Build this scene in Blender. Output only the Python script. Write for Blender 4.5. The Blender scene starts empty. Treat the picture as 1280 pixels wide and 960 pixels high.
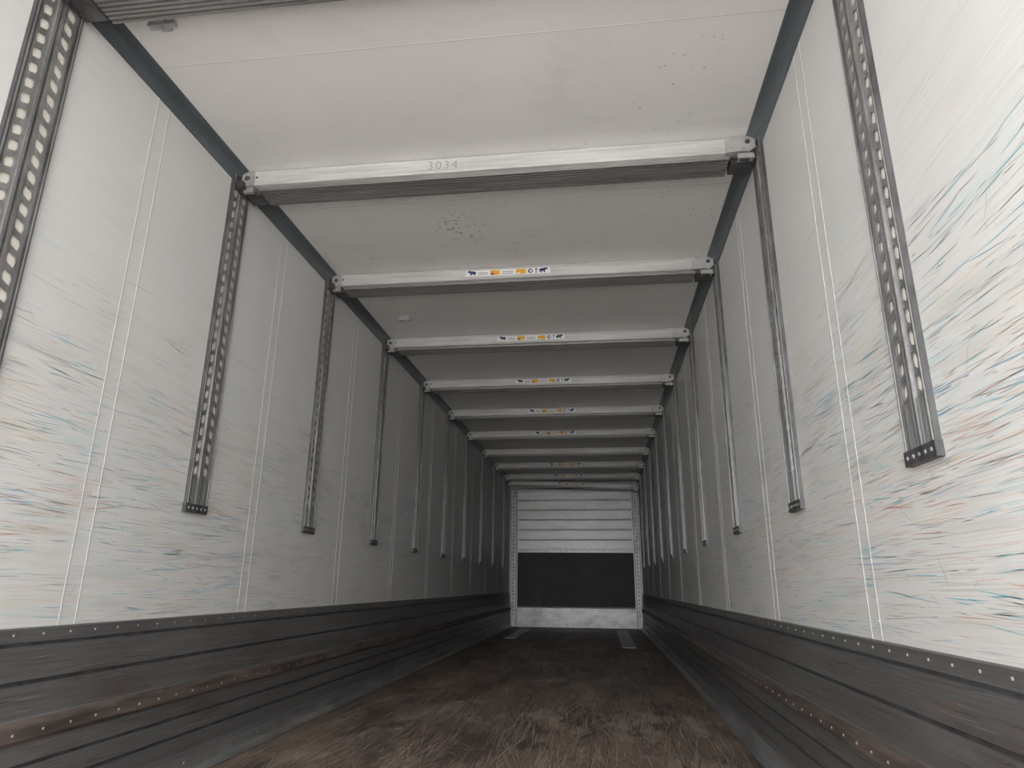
import bpy, bmesh, math, random
from mathutils import Vector, Matrix
random.seed(4)
W=2.46; H=2.664; YB=13.02; YR=-0.6; ZK=0.603; ZT=1.017
YS=[1.622,2.671,3.817,4.995,6.176,7.333,8.477,9.684,10.832,12.005]
SC=bpy.context.scene
SC.view_settings.view_transform='Standard'

# ---------------------------------------------------------------- materials
class NT:
    def __init__(s,name):
        s.m=bpy.data.materials.new(name); s.m.use_nodes=True; s.t=s.m.node_tree
        s.b=s.t.nodes['Principled BSDF']; s.tc=s.t.nodes.new('ShaderNodeTexCoord')
    def n(s,t,**k):
        x=s.t.nodes.new(t)
        for a,b in k.items(): setattr(x,a,b)
        return x
    def l(s,a,b): s.t.links.new(a,b)
    def mp(s,scale,rot=(0,0,0),loc=(0,0,0),src=None):
        src=src or s.tc.outputs['Object']
        if any(rot):
            r=s.n('ShaderNodeMapping'); r.inputs['Rotation'].default_value=rot; s.l(src,r.inputs[0]); src=r.outputs[0]
        x=s.n('ShaderNodeMapping'); x.inputs['Scale'].default_value=scale; x.inputs['Location'].default_value=loc
        s.l(src,x.inputs[0]); return x.outputs[0]
    def noise(s,vec,scale=1,detail=4,rough=.6,dist=0):
        x=s.n('ShaderNodeTexNoise'); x.inputs['Scale'].default_value=scale; x.inputs['Detail'].default_value=detail
        x.inputs['Roughness'].default_value=rough; x.inputs['Distortion'].default_value=dist
        s.l(vec,x.inputs['Vector']); return x.outputs['Fac']
    def ramp(s,f,pts):
        x=s.n('ShaderNodeValToRGB'); e=x.color_ramp.elements
        while len(e)<len(pts): e.new(.5)
        for i,(p,c) in enumerate(pts):
            e[i].position=p; e[i].color=(c,c,c,1) if not isinstance(c,tuple) else c+(1,)
        s.l(f,x.inputs[0]); return x.outputs[0]
    def mix(s,f,a,b,mode='MIX'):
        x=s.n('ShaderNodeMix',data_type='RGBA',blend_type=mode)
        for k,v in ((0,f),(6,a),(7,b)):
            if isinstance(v,(int,float)): x.inputs[k].default_value=v
            elif isinstance(v,tuple): x.inputs[k].default_value=v+(1,)
            else: s.l(v,x.inputs[k])
        return x.outputs[2]
    def math(s,op,a,b=0):
        x=s.n('ShaderNodeMath',operation=op)
        for k,v in ((0,a),(1,b)):
            if isinstance(v,(int,float)): x.inputs[k].default_value=v
            else: s.l(v,x.inputs[k])
        return x.outputs[0]
    def set(s,**k):
        for a,v in k.items():
            i=s.b.inputs[{'col':'Base Color','met':'Metallic','ro':'Roughness','sp':'Specular IOR Level'}[a]]
            if isinstance(v,tuple): i.default_value=v+(1,)
            elif isinstance(v,(int,float)): i.default_value=v
            else: s.l(v,i)
        return s.m

def m_wall(name,off):
    t=NT(name)
    sep=t.n('ShaderNodeSeparateXYZ'); t.l(t.tc.outputs['Object'],sep.inputs[0]); z=sep.outputs[2]
    base=(.635,.634,.628)
    g=t.noise(t.mp((1,2.2,260),(0,0,0),(off,0,0)),1,2,.6,0)
    c=t.mix(t.ramp(g,[(.36,.20),(.50,0)]),base,(.46,.46,.455))
    big=t.noise(t.mp((1,.9,1.3),loc=(off,2,0)),1,3,.6)
    zm=t.ramp(t.math('DIVIDE',z,2.7),[(.22,1.),(.50,1.),(.70,.35),(.85,.10)])
    def streak(c,col,seed,sc,lo,hi,amt,rx=0.,plo=.42):
        n=t.noise(t.mp(sc,(rx,0,0),(seed,seed*1.7,seed*.6)),1,1,.4,0)
        pm=t.noise(t.mp((1,1.7,3.2),loc=(seed*3,seed,0)),1,2,.6)
        f=t.math('MULTIPLY',t.ramp(n,[(lo,0),(hi,1)]),t.ramp(pm,[(plo,0),(plo+.12,1)]))
        f=t.math('MULTIPLY',t.math('MULTIPLY',f,zm),amt)
        return t.mix(f,c,col)
    c=streak(c,(.34,.34,.33),1+off,(1,2.5,420),.61,.67,.45,.012,.42)
    c=streak(c,(.16,.48,.55),5+off,(1,6,330),.64,.69,.5,.015,.48)
    c=streak(c,(.60,.34,.25),11+off,(1,4,420),.63,.69,.5,.03,.46)
    c=streak(c,(.36,.58,.60),21+off,(1,3,34),.50,.68,.30,.02,.48)
    c=streak(c,(.60,.54,.42),14+off,(1,1.6,40),.50,.68,.35,.02,.45)
    c=streak(c,(.44,.435,.42),18+off,(1,2.2,26),.50,.68,.35,.01,.45)
    c=t.mix(t.ramp(big,[(.35,.22),(.65,0)]),c,(.52,.515,.50))
    return t.set(col=c,ro=.45,sp=.5)
def m_ceil():
    t=NT('ceiling_white')
    n=t.noise(t.mp((1.5,.6,1)),1,3)
    c=t.mix(t.ramp(n,[(.3,.35),(.7,0)]),(.70,.69,.682),(.61,.60,.592))
    sm=t.noise(t.mp((3.5,5,1),loc=(5,5,0)),1,4,.7)
    c=t.mix(t.ramp(sm,[(.54,0),(.72,.22)]),c,(.46,.455,.45))
    sp=t.noise(t.mp((60,60,1)),1,1,.5)
    pm=t.noise(t.mp((1.6,1.6,1),loc=(3.1,.4,0)),1,1,.4)
    f=t.math('MULTIPLY',t.ramp(sp,[(.72,0),(.75,1)]),t.ramp(pm,[(.60,0),(.68,1)]))
    c=t.mix(f,c,(.3,.29,.28))
    vm=t.n('ShaderNodeVectorMath',operation='DISTANCE'); t.l(t.tc.outputs['Object'],vm.inputs[0]); vm.inputs[1].default_value=(1.00,3.28,H)
    g2=t.noise(t.mp((38,38,1),loc=(2,9,0)),1,2,.5)
    f2=t.math('MULTIPLY',t.ramp(g2,[(.60,0),(.65,.9)]),t.ramp(vm.outputs['Value'],[(.05,1),(.20,0)]))
    c=t.mix(f2,c,(.2,.19,.18))
    return t.set(col=c,ro=.4,sp=.5)
def m_metal(name,a,b,met=.8,ro=.4,sc=(3,3,3),spec=.5):
    t=NT(name); n=t.noise(t.mp(sc),1,4,.65,.2)
    c=t.mix(t.ramp(n,[(.35,0),(.65,1)]),a,b)
    r=t.math('ADD',t.math('MULTIPLY',n,.25),ro-.12)
    return t.set(col=c,ro=r,met=met,sp=spec)
def m_kick():
    t=NT('kick_aluminium')
    n=t.noise(t.mp((1,1.2,160)),1,2,.6,0)
    c=t.mix(t.ramp(n,[(.38,0),(.62,1)]),(.125,.125,.125),(.16,.159,.158))
    b=t.noise(t.mp((1,.8,3)),1,3,.6)
    c=t.mix(t.ramp(b,[(.5,0),(.8,.5)]),c,(.27,.265,.258))
    br=t.noise(t.mp((1,1.6,7),loc=(6,1,2)),1,4,.65)
    c=t.mix(t.ramp(br,[(.52,0),(.68,.55)]),c,(.11,.078,.062))
    d=t.noise(t.mp((1,4,220),(.0,0,0),(2,1,4)),1,1,.5)
    c=t.mix(t.ramp(d,[(.64,0),(.70,.45)]),c,(.05,.05,.05))
    return t.set(col=c,ro=t.math('ADD',t.math('MULTIPLY',b,.15),.36),met=.4)
def m_floor():
    t=NT('floor_plywood')
    a=t.noise(t.mp((6,.9,1)),1,4,.65,.5)
    c=t.mix(t.ramp(a,[(.3,0),(.7,1)]),(.095,.068,.053),(.185,.135,.105))
    g=t.noise(t.mp((110,2.2,1)),1,2,.6,0)
    c=t.mix(t.ramp(g,[(.48,0),(.70,.4)]),c,(.27,.205,.165))
    for i,(rz,sx,sy,lo,am) in enumerate([(.04,300,3,.64,.5),(-.08,340,3,.65,.5)]):
        s=t.noise(t.mp((sx,sy,1),(0,0,rz),(i*7,i*3,0)),1,1,.4,0)
        c=t.mix(t.ramp(s,[(lo,0),(lo+.04,am)]),c,(.46,.38,.31))
    d=t.noise(t.mp((3.5,1.3,1),loc=(8,2,0)),1,5,.75)
    c=t.mix(t.ramp(d,[(.49,0),(.58,.8)]),c,(.050,.037,.031))
    d2=t.noise(t.mp((16,14,1),loc=(3,6,0)),1,4,.75)
    c=t.mix(t.ramp(d2,[(.55,0),(.66,.65)]),c,(.055,.042,.036))
    w=t.noise(t.mp((3,1.3,1),loc=(1,7,0)),1,5,.8)
    c=t.mix(t.ramp(w,[(.52,0),(.62,.6)]),c,(.36,.295,.245))
    return t.set(col=c,ro=t.math('ADD',t.math('MULTIPLY',a,.3),.34),sp=.5)
def m_plain(name,col,ro=.5,met=0,var=.15):
    t=NT(name); n=t.noise(t.mp((8,8,8)),1,2)
    d=tuple(x*(1-var) for x in col)
    return t.set(col=t.mix(n,col,d),ro=ro,met=met)

MW_L=m_wall('wall_panel_white_l',0); MW_R=m_wall('wall_panel_white_r',31)
MC=m_ceil(); MK=m_kick(); MF=m_floor()
M_RAIL=m_metal('galvanised_steel',(.24,.24,.24),(.40,.40,.40),.7,.38,(20,20,6))
M_RAILD=m_metal('rail_dark_steel',(.07,.07,.072),(.14,.14,.145),.6,.45,(20,20,6))
M_ALU=m_metal('beam_aluminium',(.47,.468,.465),(.66,.658,.655),.3,.42,(2,30,40))
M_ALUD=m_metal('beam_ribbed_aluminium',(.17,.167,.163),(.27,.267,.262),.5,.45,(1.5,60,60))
M_BRK=m_metal('bracket_cast',(.34,.34,.34),(.52,.52,.52),.5,.4,(15,15,15))
M_TRIM=m_metal('corner_trim_slate',(.075,.088,.098),(.13,.15,.165),.3,.4,(4,1,4))
M_SEAM=m_plain('panel_seam',(.54,.54,.53),.5)
M_SEAMD=m_plain('ceiling_seam',(.60,.59,.58),.5)
M_RIV=m_plain('rivet_steel',(.36,.35,.34),.4,.5)
M_RUST=m_metal('dirty_strip',(.065,.052,.047),(.17,.135,.12),.3,.55,(8,3,30))
M_BKP=m_metal('bulkhead_aluminium',(.40,.40,.405),(.60,.60,.605),.6,.42,(1,1,5))
M_BKD=m_metal('bulkhead_dark',(.014,.014,.020),(.040,.040,.052),.0,.55,(3,3,3))
M_BKK=m_metal('bulkhead_kick',(.18,.18,.185),(.42,.42,.43),.7,.36,(3,3,7))
M_LBL=m_plain('label_white',(.82,.82,.82),.4,0,.03)
M_BLUE=m_plain('label_blue',(.02,.045,.14),.4)
M_ORG=m_plain('label_orange',(.85,.42,.03),.4)
M_GRY=m_plain('label_grey',(.42,.44,.47),.4)
M_PEN=m_plain('pencil_grey',(.30,.30,.31),.6)
M_EDGE=m_metal('floor_edge_aluminium',(.18,.18,.18),(.36,.36,.36),.6,.4,(10,2,10))
M_GND=m_plain('yard_concrete',(.60,.585,.56),.9)
S_CY=m_plain('scuff_cyan',(.22,.50,.57),.6); S_BL=m_plain('scuff_blue',(.26,.41,.56),.6)
S_RD=m_plain('scuff_red',(.58,.36,.29),.6); S_DK=m_plain('scuff_dark',(.19,.185,.18),.6)
S_GY=m_plain('scuff_grey',(.42,.418,.41),.6); S_OR=m_plain('scuff_ochre',(.60,.53,.40),.6); S_WH=m_plain('scuff_pale',(.70,.70,.69),.6)
S_F1=m_plain('floor_scratch_pale',(.48,.40,.33),.5); S_F2=m_plain('floor_scratch_tan',(.33,.26,.21),.5); S_F3=m_plain('floor_scratch_dark',(.04,.03,.026),.6)
S_K1=m_plain('kick_scratch_bright',(.42,.42,.42),.4,.4); S_K2=m_plain('kick_scratch_grey',(.24,.24,.24),.4,.4); S_K3=m_plain('kick_scratch_rust',(.26,.14,.11),.5)

# ---------------------------------------------------------------- mesh helpers
def finish(bm,name,mats,parent=None,smooth=False,recalc=True):
    if recalc: bmesh.ops.recalc_face_normals(bm,faces=bm.faces[:])
    me=bpy.data.meshes.new(name); bm.to_mesh(me); bm.free()
    for m in mats: me.materials.append(m)
    if smooth:
        for p in me.polygons: p.use_smooth=True
    o=bpy.data.objects.new(name,me); SC.collection.objects.link(o)
    if parent: o.parent=parent
    return o
def box(bm,x0,x1,y0,y1,z0,z1,mi=0):
    v=[bm.verts.new((x,y,z)) for x in(x0,x1) for y in(y0,y1) for z in(z0,z1)]
    for q in((0,1,3,2),(4,6,7,5),(0,4,5,1),(2,3,7,6),(0,2,6,4),(1,5,7,3)):
        bm.faces.new([v[i] for i in q]).material_index=mi
def extr(bm,pts,a0,a1,f,mi=0,cap=True,mis=None):
    r0=[bm.verts.new(f(a0,p)) for p in pts]; r1=[bm.verts.new(f(a1,p)) for p in pts]
    n=len(pts)
    for i in range(n):
        fc=bm.faces.new((r0[i],r0[(i+1)%n],r1[(i+1)%n],r1[i])); fc.material_index=mis[i] if mis else mi
    if cap:
        for r in(r0,r1):
            fc=bm.faces.new(r); fc.material_index=mi
def disc(bm,c,r,axis,h,mi=0,n=8,r2=None):
    ax=Vector(axis).normalized(); u=ax.orthogonal().normalized(); w=ax.cross(u); c=Vector(c)
    a=[bm.verts.new(c+r*(u*math.cos(t)+w*math.sin(t))) for t in[2*math.pi*i/n for i in range(n)]]
    r2=r*.6 if r2 is None else r2
    b=[bm.verts.new(c+ax*h+r2*(u*math.cos(t)+w*math.sin(t))) for t in[2*math.pi*i/n for i in range(n)]]
    for i in range(n): bm.faces.new((a[i],a[(i+1)%n],b[(i+1)%n],b[i])).material_index=mi
    bm.faces.new(b).material_index=mi
def empty(name,loc=(0,0,0)):
    e=bpy.data.objects.new(name,None); e.location=loc; e.empty_display_size=.1; SC.collection.objects.link(e); return e
def scratch(bm,u,v,L,ang,wd,bend,f,mi,lim):
    n=4; A=[];B=[]
    for i in range(n+1):
        t=i/n-.5
        cu=u+math.cos(ang)*L*t-math.sin(ang)*bend*(t*t*4)*L
        cv=v+math.sin(ang)*L*t+math.cos(ang)*bend*(t*t*4)*L
        w=wd*(1-abs(2*t)**2*.85)/2
        if not(lim[0]<cu<lim[1] and lim[2]<cv-w and cv+w<lim[3]): return
        A.append((cu-math.sin(ang)*w,cv+math.cos(ang)*w)); B.append((cu+math.sin(ang)*w,cv-math.cos(ang)*w))
    A=[bm.verts.new(f(*p)) for p in A]; B=[bm.verts.new(f(*p)) for p in B]
    for i in range(n): bm.faces.new((A[i],A[i+1],B[i+1],B[i])).material_index=mi

# ---------------------------------------------------------------- shell
SEAMS=[(YS[i]+YS[i+1])/2-.07 for i in range(9)]
R=random
for side,nm,mat in((0,'wall_left',MW_L),(1,'wall_right',MW_R)):
    bm=bmesh.new()
    if side==0: box(bm,-.07,0,YR,YB+.07,-.1,H+.08)
    else: box(bm,W,W+.07,YR,YB+.07,-.1,H+.08)
    w=finish(bm,nm,[mat])
    bm=bmesh.new()
    for y in SEAMS+[.5]:
        for d in(-.035,.035):
            x0,x1=(0,.0015) if side==0 else (W-.0015,W)
            box(bm,x0,x1,y+d-.0025,y+d+.0025,ZK,H-.06)
            z=ZK+.05
            while z<H-.1:
                disc(bm,((.0015 if side==0 else W-.0015),y+d,z),.0045,((1,0,0) if side==0 else(-1,0,0)),.0018,0,6); z+=.16
    finish(bm,'panel_seams',[M_SEAM],w)
    bm=bmesh.new(); f=(lambda a,b:(.0007,a,b)) if side==0 else (lambda a,b:(W-.0007,a,b))
    lim=(.9,YB-.1,ZK+.01,H-.2)
    for c in range(1050):
        cy=1.0+12*R.random()**1.35; cz=min(2.3,max(.62,R.gauss(1.08,.30))); mi=R.choices(range(7),[20,10,15,14,28,12,14])[0]
        a0=R.gauss(0,.04); n=R.randint(2,9)
        sp=R.uniform(.04,.25); sz=R.uniform(.01,.05)
        for _ in range(n):
            scratch(bm,cy+R.gauss(0,sp),cz+R.gauss(0,sz),R.uniform(.02,.20)*(.6 if mi==3 else 1),a0+R.gauss(0,.03),R.uniform(.0007,.0026 if mi!=3 else .0017),R.gauss(0,.01),f,mi,lim)
    for _ in range(260):
        scratch(bm,1+12*R.random()**1.3,R.uniform(.65,2.0),R.uniform(.02,.09),R.choice((-1,1))*R.uniform(.25,1.2),R.uniform(.0007,.0014),R.gauss(0,.04),f,R.choice((3,4,4,6)),lim)
    finish(bm,'scuff_marks',[S_CY,S_BL,S_RD,S_DK,S_GY,S_OR,S_WH],w,recalc=False)
bm=bmesh.new(); box(bm,0,W,YR,YB,H,H+.08); ceil=finish(bm,'ceiling',[MC])
bm=bmesh.new()
for i,y in enumerate([.75]+[YS[k]+.33 for k in range(0,10)]):
    box(bm,.06,W-.06,y-.002,y+.002,H-.0012,H)
finish(bm,'ceiling_panel_seams',[M_SEAMD],ceil)
bm=bmesh.new(); box(bm,0,W,YR,YB,-.1,0); floor=finish(bm,'floor',[MF])
bm=bmesh.new()
for x in(.42,.83,1.23,1.64,2.04): box(bm,x-.003,x+.003,YR,YB-.04,0,.0006)
for y in [1.0+1.22*i for i in range(10)]:
    box(bm,.09,W-.09,y-.004,y+.004,0,.0006)
    for k in range(23): disc(bm,(.16+k*.097,y+.03,0),.006,(0,0,1),.0015,0,6)
finish(bm,'floor_joints',[M_RAILD],floor)
bm=bmesh.new(); f=lambda a,b:(b,a,.0008); lim=(1.5,YB-.1,.1,W-.1)
for c in range(1300):
    cy=2.3+10.2*R.random()**1.8; cx=R.uniform(.12,W-.12); a0=R.choices((R.gauss(0,.06),R.gauss(0,.3),R.uniform(-1.5,1.5)),[5,4,1])[0]
    mi=R.choices((0,1,2),[5,5,3])[0]; n=R.randint(1,6)
    for _ in range(n):
        scratch(bm,cy+R.gauss(0,.2),cx+R.gauss(0,.03),R.uniform(.08,.7)*(.5 if abs(a0)>.5 else 1),a0+R.gauss(0,.03),R.uniform(.0014,.0038),R.gauss(0,.03),f,mi,lim)
finish(bm,'scratches',[S_F1,S_F2,S_F3],floor,recalc=False)
for side,nm in((0,'trim_1'),(1,'trim_2')):
    bm=bmesh.new()
    prof=[(0,0),(.058,0),(.056,-.006),(.040,-.012),(.026,-.022),(.015,-.036),(.008,-.052),(.004,-.062),(0,-.064)]
    extr(bm,prof,YR,YB,lambda a,p:((p[0] if side==0 else W-p[0]),a,H+p[1]))
    finish(bm,nm,[M_TRIM])

# ---------------------------------------------------------------- kick plates
def kick(side,nm):
    bm=bmesh.new()
    P=[(0,ZK),(.004,ZK),(.010,ZK-.004),(.010,.562),(.004,.558),(.004,.550),(.014,.546),(.014,.456),(.006,.452),(.006,.442),(.014,.438),
       (.014,.352),(.020,.346),(.034,.338),(.036,.330),(.036,.296),(.030,.290),(.016,.280),(.016,.226),(.008,.222),(.008,.212),(.016,.208),
       (.016,.154),(.008,.150),(.008,.140),(.018,.136),(.022,.085),(.034,.070),(.036,.020),(.060,.008),(.085,.006),(.085,0),(0,0)]
    mis=[0]*len(P)
    for i in(12,13,14,15,16): mis[i]=2
    mis[28]=mis[29]=mis[27]=3
    for i in(4,8,19,23): mis[i]=4
    f=(lambda a,p:(p[0],a,p[1])) if side==0 else (lambda a,p:(W-p[0],a,p[1]))
    extr(bm,P,YR,YB-.06,f,0,True,mis)
    s=1 if side==0 else -1; X=(lambda d:d) if side==0 else (lambda d:W-d)
    y=YR+.05
    while y<YB-.1:
        disc(bm,(X(.010),y,.583),.0045,(s,0,0),.0028,1,6)
        disc(bm,(X(.036),y+.04,.313),.005,(s,0,0),.0028,1,6)
        y+=.11
    y=YR+.1
    while y<YB-.1:
        disc(bm,(X(.035),y,.045),.007,(s,0,0),.003,1,6); y+=.3
    k=finish(bm,nm,[MK,M_RIV,M_RUST,M_EDGE,M_RAILD])
    bm=bmesh.new()
    for z0,z1,d in((.457,.545,.0147),(.356,.435,.0147),(.228,.276,.0167),(.156,.205,.0167)):
        g=lambda a,b:(X(d),a,b)
        for _ in range(240):
            scratch(bm,1+11.8*R.random()**1.5,R.uniform(z0,z1),R.uniform(.03,.25),R.gauss(0,.03 if R.random()<.8 else .3),R.uniform(.0006,.0018),R.gauss(0,.01),g,R.choice((0,1,1,2,2,3)),(.8,YB-.1,z0,z1))
    finish(bm,'scratches',[S_K1,S_K2,S_K3,S_F3],k,recalc=False)
kick(0,'baseboard_left'); kick(1,'baseboard_right')

# ---------------------------------------------------------------- slotted rails
def rail_mesh():
    bm=bmesh.new()
    hw=.075; zt=H-.02-ZT; d=.010
    p=.056
    for yc in(-.036,.036):
        z=.15
        y0,y1=yc-.023,yc+.023
        sg=1 if yc>0 else -1
        while z+p<=zt:
            z0,z1=z,z+p
            ym=yc; zm=(z0+z1)/2
            o=[(y0,z0),(ym,z0),(y1,z0),(y1,zm),(y1,z1),(ym,z1),(y0,z1),(y0,zm)]
            a,b=.0150,.0175; sk=.005*sg
            h=[(yc-a*.75,zm-b+sk),(yc,zm-b),(yc+a*.75,zm-b-sk),(yc+a,zm-sk*.5),(yc+a*.75,zm+b-sk),(yc,zm+b),(yc-a*.75,zm+b+sk),(yc-a,zm+sk*.5)]
            O=[bm.verts.new((d,q[0],q[1])) for q in o]; I=[bm.verts.new((d,q[0],q[1])) for q in h]
            B=[bm.verts.new((d-.003,q[0],q[1])) for q in h]
            for i in range(8):
                j=(i+1)%8
                bm.faces.new((O[i],O[j],I[j],I[i])).material_index=0
                bm.faces.new((I[i],I[j],B[j],B[i])).material_index=0
            z+=p
        top=z
        box(bm,0,d,y0,y1,top,zt)
        box(bm,0,d-.004,y0,y1,.03,.15,0)
        for k in(-.014,0,.014): box(bm,d-.004,d+.001,yc+k-.003,yc+k+.003,.035,.148,0)
        box(bm,0,.0035,y0,y1,.15,zt,2)
    for y0,y1,dd,mi in((-hw,-.059,.014,1),(-.013,-.004,.016,0),(.004,.013,.016,0),(.059,hw,.014,1),(-.004,.004,.006,1)):
        box(bm,0,dd,y0,y1,.02,zt,mi)
    for y0,y1 in((-.070,-.066),(.066,.070)): box(bm,.014,.017,y0,y1,.02,zt,0)
    box(bm,0,.018,-hw-.004,hw+.004,0,.036,1)
    for k in range(5): disc(bm,(.018,-.06+k*.03,.018),.006,(1,0,0),.003,0,8)
    bmesh.ops.recalc_face_normals(bm,faces=bm.faces[:])
    me=bpy.data.meshes.new('slotted_rail'); bm.to_mesh(me); bm.free()
    me.materials.append(M_RAIL); me.materials.append(M_RAILD); me.materials.append(m_plain('slot_backing',(.72,.69,.63),.6,0,.1)); return me
RM=rail_mesh()
for i,y in enumerate([.5]+YS):
    for s in(0,1):
        o=bpy.data.objects.new('slotted_cargo_rail',RM); SC.collection.objects.link(o)
        o.location=(0 if s==0 else W,y,ZT)
        if s: o.rotation_euler=(0,0,math.pi)
        if i==1 and s==0: o.location.y=1.535; o.scale=(1,1.15,1)

# ---------------------------------------------------------------- beams
def beam_meshes():
    out=[]
    bm=bmesh.new()
    P=[(0,-.004),(0,-.010),(.003,-.013),(.003,-.060),(0,-.063),(0,-.074),(.004,-.078),(.03,-.078),(.03,0),(.004,0)]
    extr(bm,P,.075,W-.15,lambda a,p:(a,p[0],p[1]))
    out.append(('front_bar',bm,[M_ALU]))
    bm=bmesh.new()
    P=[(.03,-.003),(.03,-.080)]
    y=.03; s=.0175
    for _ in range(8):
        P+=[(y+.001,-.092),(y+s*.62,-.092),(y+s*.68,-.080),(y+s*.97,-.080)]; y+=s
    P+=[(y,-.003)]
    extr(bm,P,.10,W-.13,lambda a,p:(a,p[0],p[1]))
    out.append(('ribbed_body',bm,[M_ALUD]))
    bm=bmesh.new()
    extr(bm,[(.028,-.002),(.09,-.002),(.09,-.082),(.045,-.082),(.028,-.066)],-.004,.06,lambda a,p:(p[0],a,p[1]),0)
    box(bm,.018,.034,.004,.05,-.115,-.012,1)
    box(bm,.018,.05,-.03,.004,-.10,-.068,1)
    box(bm,.02,.10,.05,.14,-.10,-.03,1)
    box(bm,.03,.085,.01,.028,-.11,-.082,0)
    disc(bm,(.055,-.004,-.04),.014,(0,-1,0),.008,1,10)
    disc(bm,(.10,.003,-.035),.006,(0,-1,0),.005,1,8)
    out.append(('end_head_1',bm,[M_BRK,M_RAILD]))
    bm=bmesh.new()
    F=[(W-.15,-.002),(W-.045,.0),(W-.022,-.012),(W-.022,-.062),(W-.05,-.085),(W-.09,-.080),(W-.15,-.078)]
    r0=[bm.verts.new((x,-.010 if x>W-.1 else 0,z)) for x,z in F]; r1=[bm.verts.new((x,.05,z)) for x,z in F]
    for i in range(len(F)):
        j=(i+1)%len(F); bm.faces.new((r0[i],r0[j],r1[j],r1[i]))
    bm.faces.new(r0); bm.faces.new(r1)
    box(bm,W-.034,W-.018,.004,.05,-.115,-.012,1)
    box(bm,W-.12,W-.02,.05,.14,-.10,-.03,1)
    box(bm,W-.10,W-.03,-.004,.028,-.112,-.088,0)
    extr(bm,[(W-.13,-.098),(W-.05,-.112),(W-.05,-.118),(W-.13,-.106)],.0,.02,lambda a,p:(p[0],a,p[1]),1)
    disc(bm,(W-.055,-.010,-.035),.012,(0,-1,0),.008,1,10)
    out.append(('end_head_2',bm,[M_BRK,M_RAILD]))
    bm=bmesh.new(); y=.0022
    def rc(x0,x1,z0,z1,mi,dy=.0004): box(bm,x0,x1,y-dy,y+.001,z0,z1,mi)
    rc(.90,1.44,-.057,-.016,0,0)
    def bull(x,s):
        pts=[(0,0),(.004,-.010),(.007,-.010),(.008,0),(.020,.002),(.024,-.010),(.028,-.010),(.028,.004),(.034,.014),(.040,.012),(.044,.016),(.038,.026),(.030,.027),(.020,.023),(.006,.022),(-.002,.018),(-.004,.006)]
        q=[(x+s*a*1.15,y-.0015,-.043+b*.95) for a,b in pts]
        bm.faces.new([bm.verts.new(p) for p in q]).material_index=1
    bull(.965,-1)
    for k in range(2): rc(.985,1.045,-.036-k*.012,-.030-k*.012,3)
    rc(1.06,1.12,-.052,-.02,2); rc(1.065,1.085,-.05,-.04,1,.0008)
    for k in range(2): rc(1.135,1.205,-.036-k*.012,-.030-k*.012,3)
    rc(1.225,1.285,-.052,-.02,2); rc(1.232,1.25,-.05,-.042,0,.0008)
    disc(bm,(1.315,y-.0003,-.036),.015,(0,-1,0),.0006,1,14,.015); disc(bm,(1.317,y-.001,-.036),.008,(0,-1,0),.0004,0,12,.008)
    disc(bm,(1.352,y-.0003,-.028),.007,(0,-1,0),.0006,1,10,.007); disc(bm,(1.352,y-.0003,-.046),.007,(0,-1,0),.0006,3,10,.007)
    bull(1.375,1)
    out.append(('label_strip',bm,[M_LBL,M_BLUE,M_ORG,M_GRY]))
    res={}
    for n,bm,m in out:
        bmesh.ops.recalc_face_normals(bm,faces=bm.faces[:])
        me=bpy.data.meshes.new(n); bm.to_mesh(me); bm.free()
        for x in m: me.materials.append(x)
        res[n]=me
    return res
BMS=beam_meshes()
def beam(y,z=H,label=True,rot=(0,0,0),x=0):
    e=empty('cargo_deck_beam',(x,y,z)); e.rotation_euler=rot
    for n,me in BMS.items():
        if n=='label_strip' and not label: continue
        o=bpy.data.objects.new(n,me); SC.collection.objects.link(o); o.parent=e
        if n=='label_strip': o.location=(random.uniform(-.03,.05),0,0)
    return e
for i,y in enumerate([.5]+YS):
    k=i-1
    if k==0: y-=.105
    b=beam(y-.03,H-.001,label=(k in(2,3,4,5,6,8,9)))
    if k==1:
        cu=bpy.data.curves.new('pencil_mark','FONT'); cu.body='3034'; cu.size=.062; cu.offset=-.0005; cu.space_character=1.25
        cu.materials.append(M_PEN)
        t=bpy.data.objects.new('pencil_mark',cu); SC.collection.objects.link(t); t.parent=b
        t.location=(.95,.0024,-.058); t.rotation_euler=(math.pi/2,0,0)
beam(12.45,H-.03,True,(0,math.radians(2.6),0))

for (x,y) in((.20,1.75),(.30,4.55)):
    bm=bmesh.new(); box(bm,x-.05,x+.05,y-.012,y+.012,H-.018,H); box(bm,x-.02,x+.02,y-.03,y+.03,H-.010,H)
    disc(bm,(x,y,H-.018),.008,(0,0,-1),.006,0,8)
    finish(bm,'roof_clip',[M_BRK])

# ---------------------------------------------------------------- bulkhead
bm=bmesh.new(); box(bm,0,W,YB,YB+.07,-.1,H+.08); wb=finish(bm,'wall_back',[M_BKP])
bm=bmesh.new()
x0,x1=.17,2.30
z=1.38; rows=6; hh=(2.50-z)/rows
for r in range(rows):
    zz=z+r*hh
    P=[(0,zz),(.016,zz+.003),(.020,zz+.012),(.020,zz+hh-.018),(.015,zz+hh-.010),(.006,zz+hh-.008),(.006,zz+hh),(0,zz+hh)]
    extr(bm,P,x0,x1,lambda a,p:(a,YB-p[0],p[1]))
    xx=x0+.06
    while xx<x1: disc(bm,(xx,YB-.020,zz+.03),.007,(0,-1,0),.003,1,6); xx+=.12
finish(bm,'ribbed_panel',[M_BKP,M_RAILD],wb)
bm=bmesh.new(); box(bm,.02,W-.02,YB-.02,YB,.36,1.34); box(bm,.02,W-.02,YB-.028,YB,1.33,1.385,1)
for xx in(.62,1.23,1.84): box(bm,xx-.004,xx+.004,YB-.023,YB,.36,1.33,0)
finish(bm,'dark_panel',[M_BKD,M_RAIL],wb)
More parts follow.
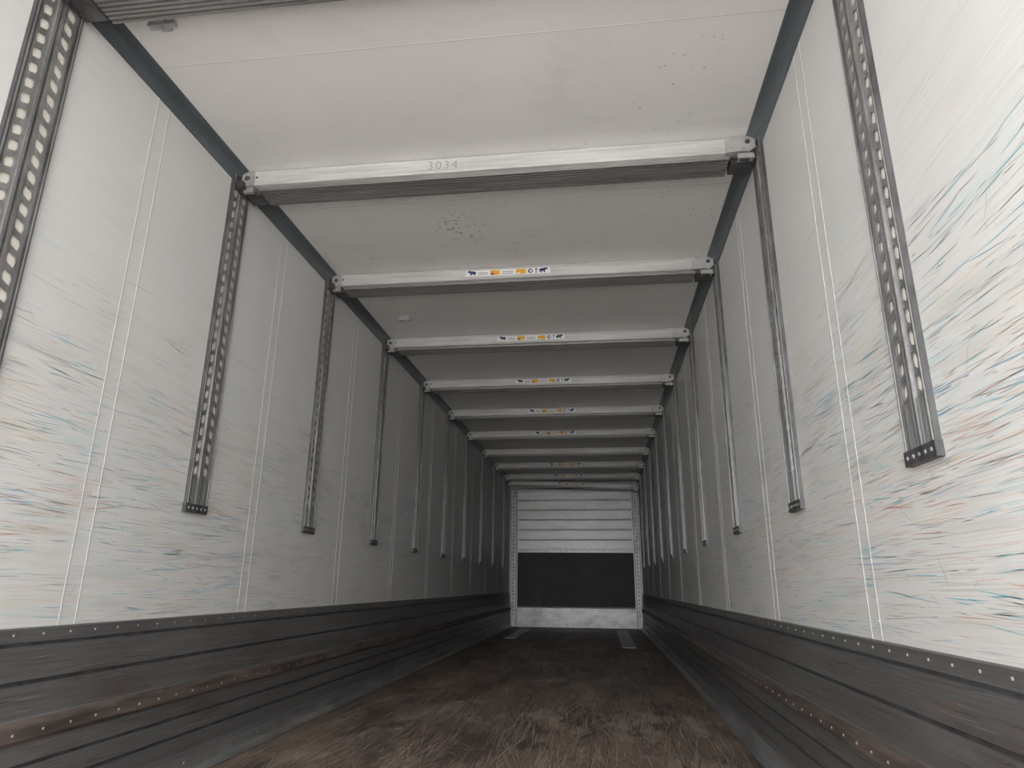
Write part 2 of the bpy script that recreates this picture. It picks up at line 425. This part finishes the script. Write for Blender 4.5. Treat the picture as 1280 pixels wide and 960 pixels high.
bm=bmesh.new(); box(bm,.02,W-.02,YB-.03,YB,0,.345); box(bm,.02,W-.02,YB-.036,YB,.335,.362,1)
xx=.1
while xx<W-.05: disc(bm,(xx,YB-.03,.30),.007,(0,-1,0),.003,1,6); disc(bm,(xx,YB-.03,.05),.007,(0,-1,0),.003,1,6); xx+=.12
finish(bm,'kick_panel',[M_BKK,M_RAILD],wb)
bm=bmesh.new(); box(bm,.0,W,YB-.04,YB,2.52,H,0); box(bm,.0,W,YB-.046,YB,2.52,2.54,1)
finish(bm,'header_panel',[M_BRK,M_RAILD],wb)
for xa,xb in((.0,.15),(2.32,W)):
    bm=bmesh.new()
    box(bm,xa,xb,YB-.05,YB,0,2.52)
    zz=.2
    xm=(xa+xb)/2
    while zz<2.45: box(bm,xm-.012,xm+.012,YB-.053,YB-.04,zz,zz+.03,1); zz+=.07
    box(bm,xa+.02,xa+.03,YB-.06,YB,0,2.52,1); box(bm,xb-.03,xb-.02,YB-.06,YB,0,2.52,1)
    finish(bm,'corner_post',[M_RAIL,M_RAILD],wb)
bm=bmesh.new(); box(bm,1.95,2.13,9.0,12.3,0,.003); box(bm,.30,.46,10.2,12.3,0,.003)
for y in [9.1+.4*i for i in range(8)]: disc(bm,(2.04,y,.003),.01,(0,0,1),.002,1,8)
finish(bm,'floor_inlay_plates',[M_BRK,M_RAILD],floor)

# ---------------------------------------------------------------- yard + daylight
bm=bmesh.new(); box(bm,-60,60,-80,40,-1.35,-1.25); finish(bm,'ground',[M_GND])
w=bpy.data.worlds.new('overcast'); SC.world=w; w.use_nodes=True
bg=w.node_tree.nodes['Background']; bg.inputs[0].default_value=(1,.998,.995,1); bg.inputs[1].default_value=8.1
pl=bpy.data.lights.new('doorway_portal','AREA'); pl.shape='RECTANGLE'; pl.size=W; pl.size_y=H; pl.cycles.is_portal=True
po=bpy.data.objects.new('doorway_portal',pl); SC.collection.objects.link(po); po.location=(W/2,YR-.01,H/2); po.rotation_euler=(math.pi/2,0,0)
sl=bpy.data.lights.new('sun','SUN'); sl.energy=8.0; sl.angle=math.radians(3); sl.color=(1,.98,.95)
so=bpy.data.objects.new('sun',sl); SC.collection.objects.link(so)
so.rotation_euler=Vector((0.1,1,-2.4)).to_track_quat('-Z','Y').to_euler(); so.location=(1.2,-8,12)

# ---------------------------------------------------------------- camera
yw,pi_,ro,f=.130,.2922,.0097,834.6
cy,sy,cp,sp=math.cos(yw),math.sin(yw),math.cos(pi_),math.sin(pi_)
F=Vector((-sy*cp,cy*cp,sp)); Rv=Vector((cy,sy,0)); U=Rv.cross(F)
R2=Rv*math.cos(ro)+U*math.sin(ro); U2=-Rv*math.sin(ro)+U*math.cos(ro)
cam=bpy.data.cameras.new('camera'); cam.sensor_width=36; cam.lens=f/1280*36; cam.clip_start=.01; cam.clip_end=300
co=bpy.data.objects.new('camera',cam); SC.collection.objects.link(co)
M=Matrix((R2,U2,-F)).transposed().to_4x4(); M.translation=Vector((1.7087,0,.7389)); co.matrix_world=M
SC.camera=co
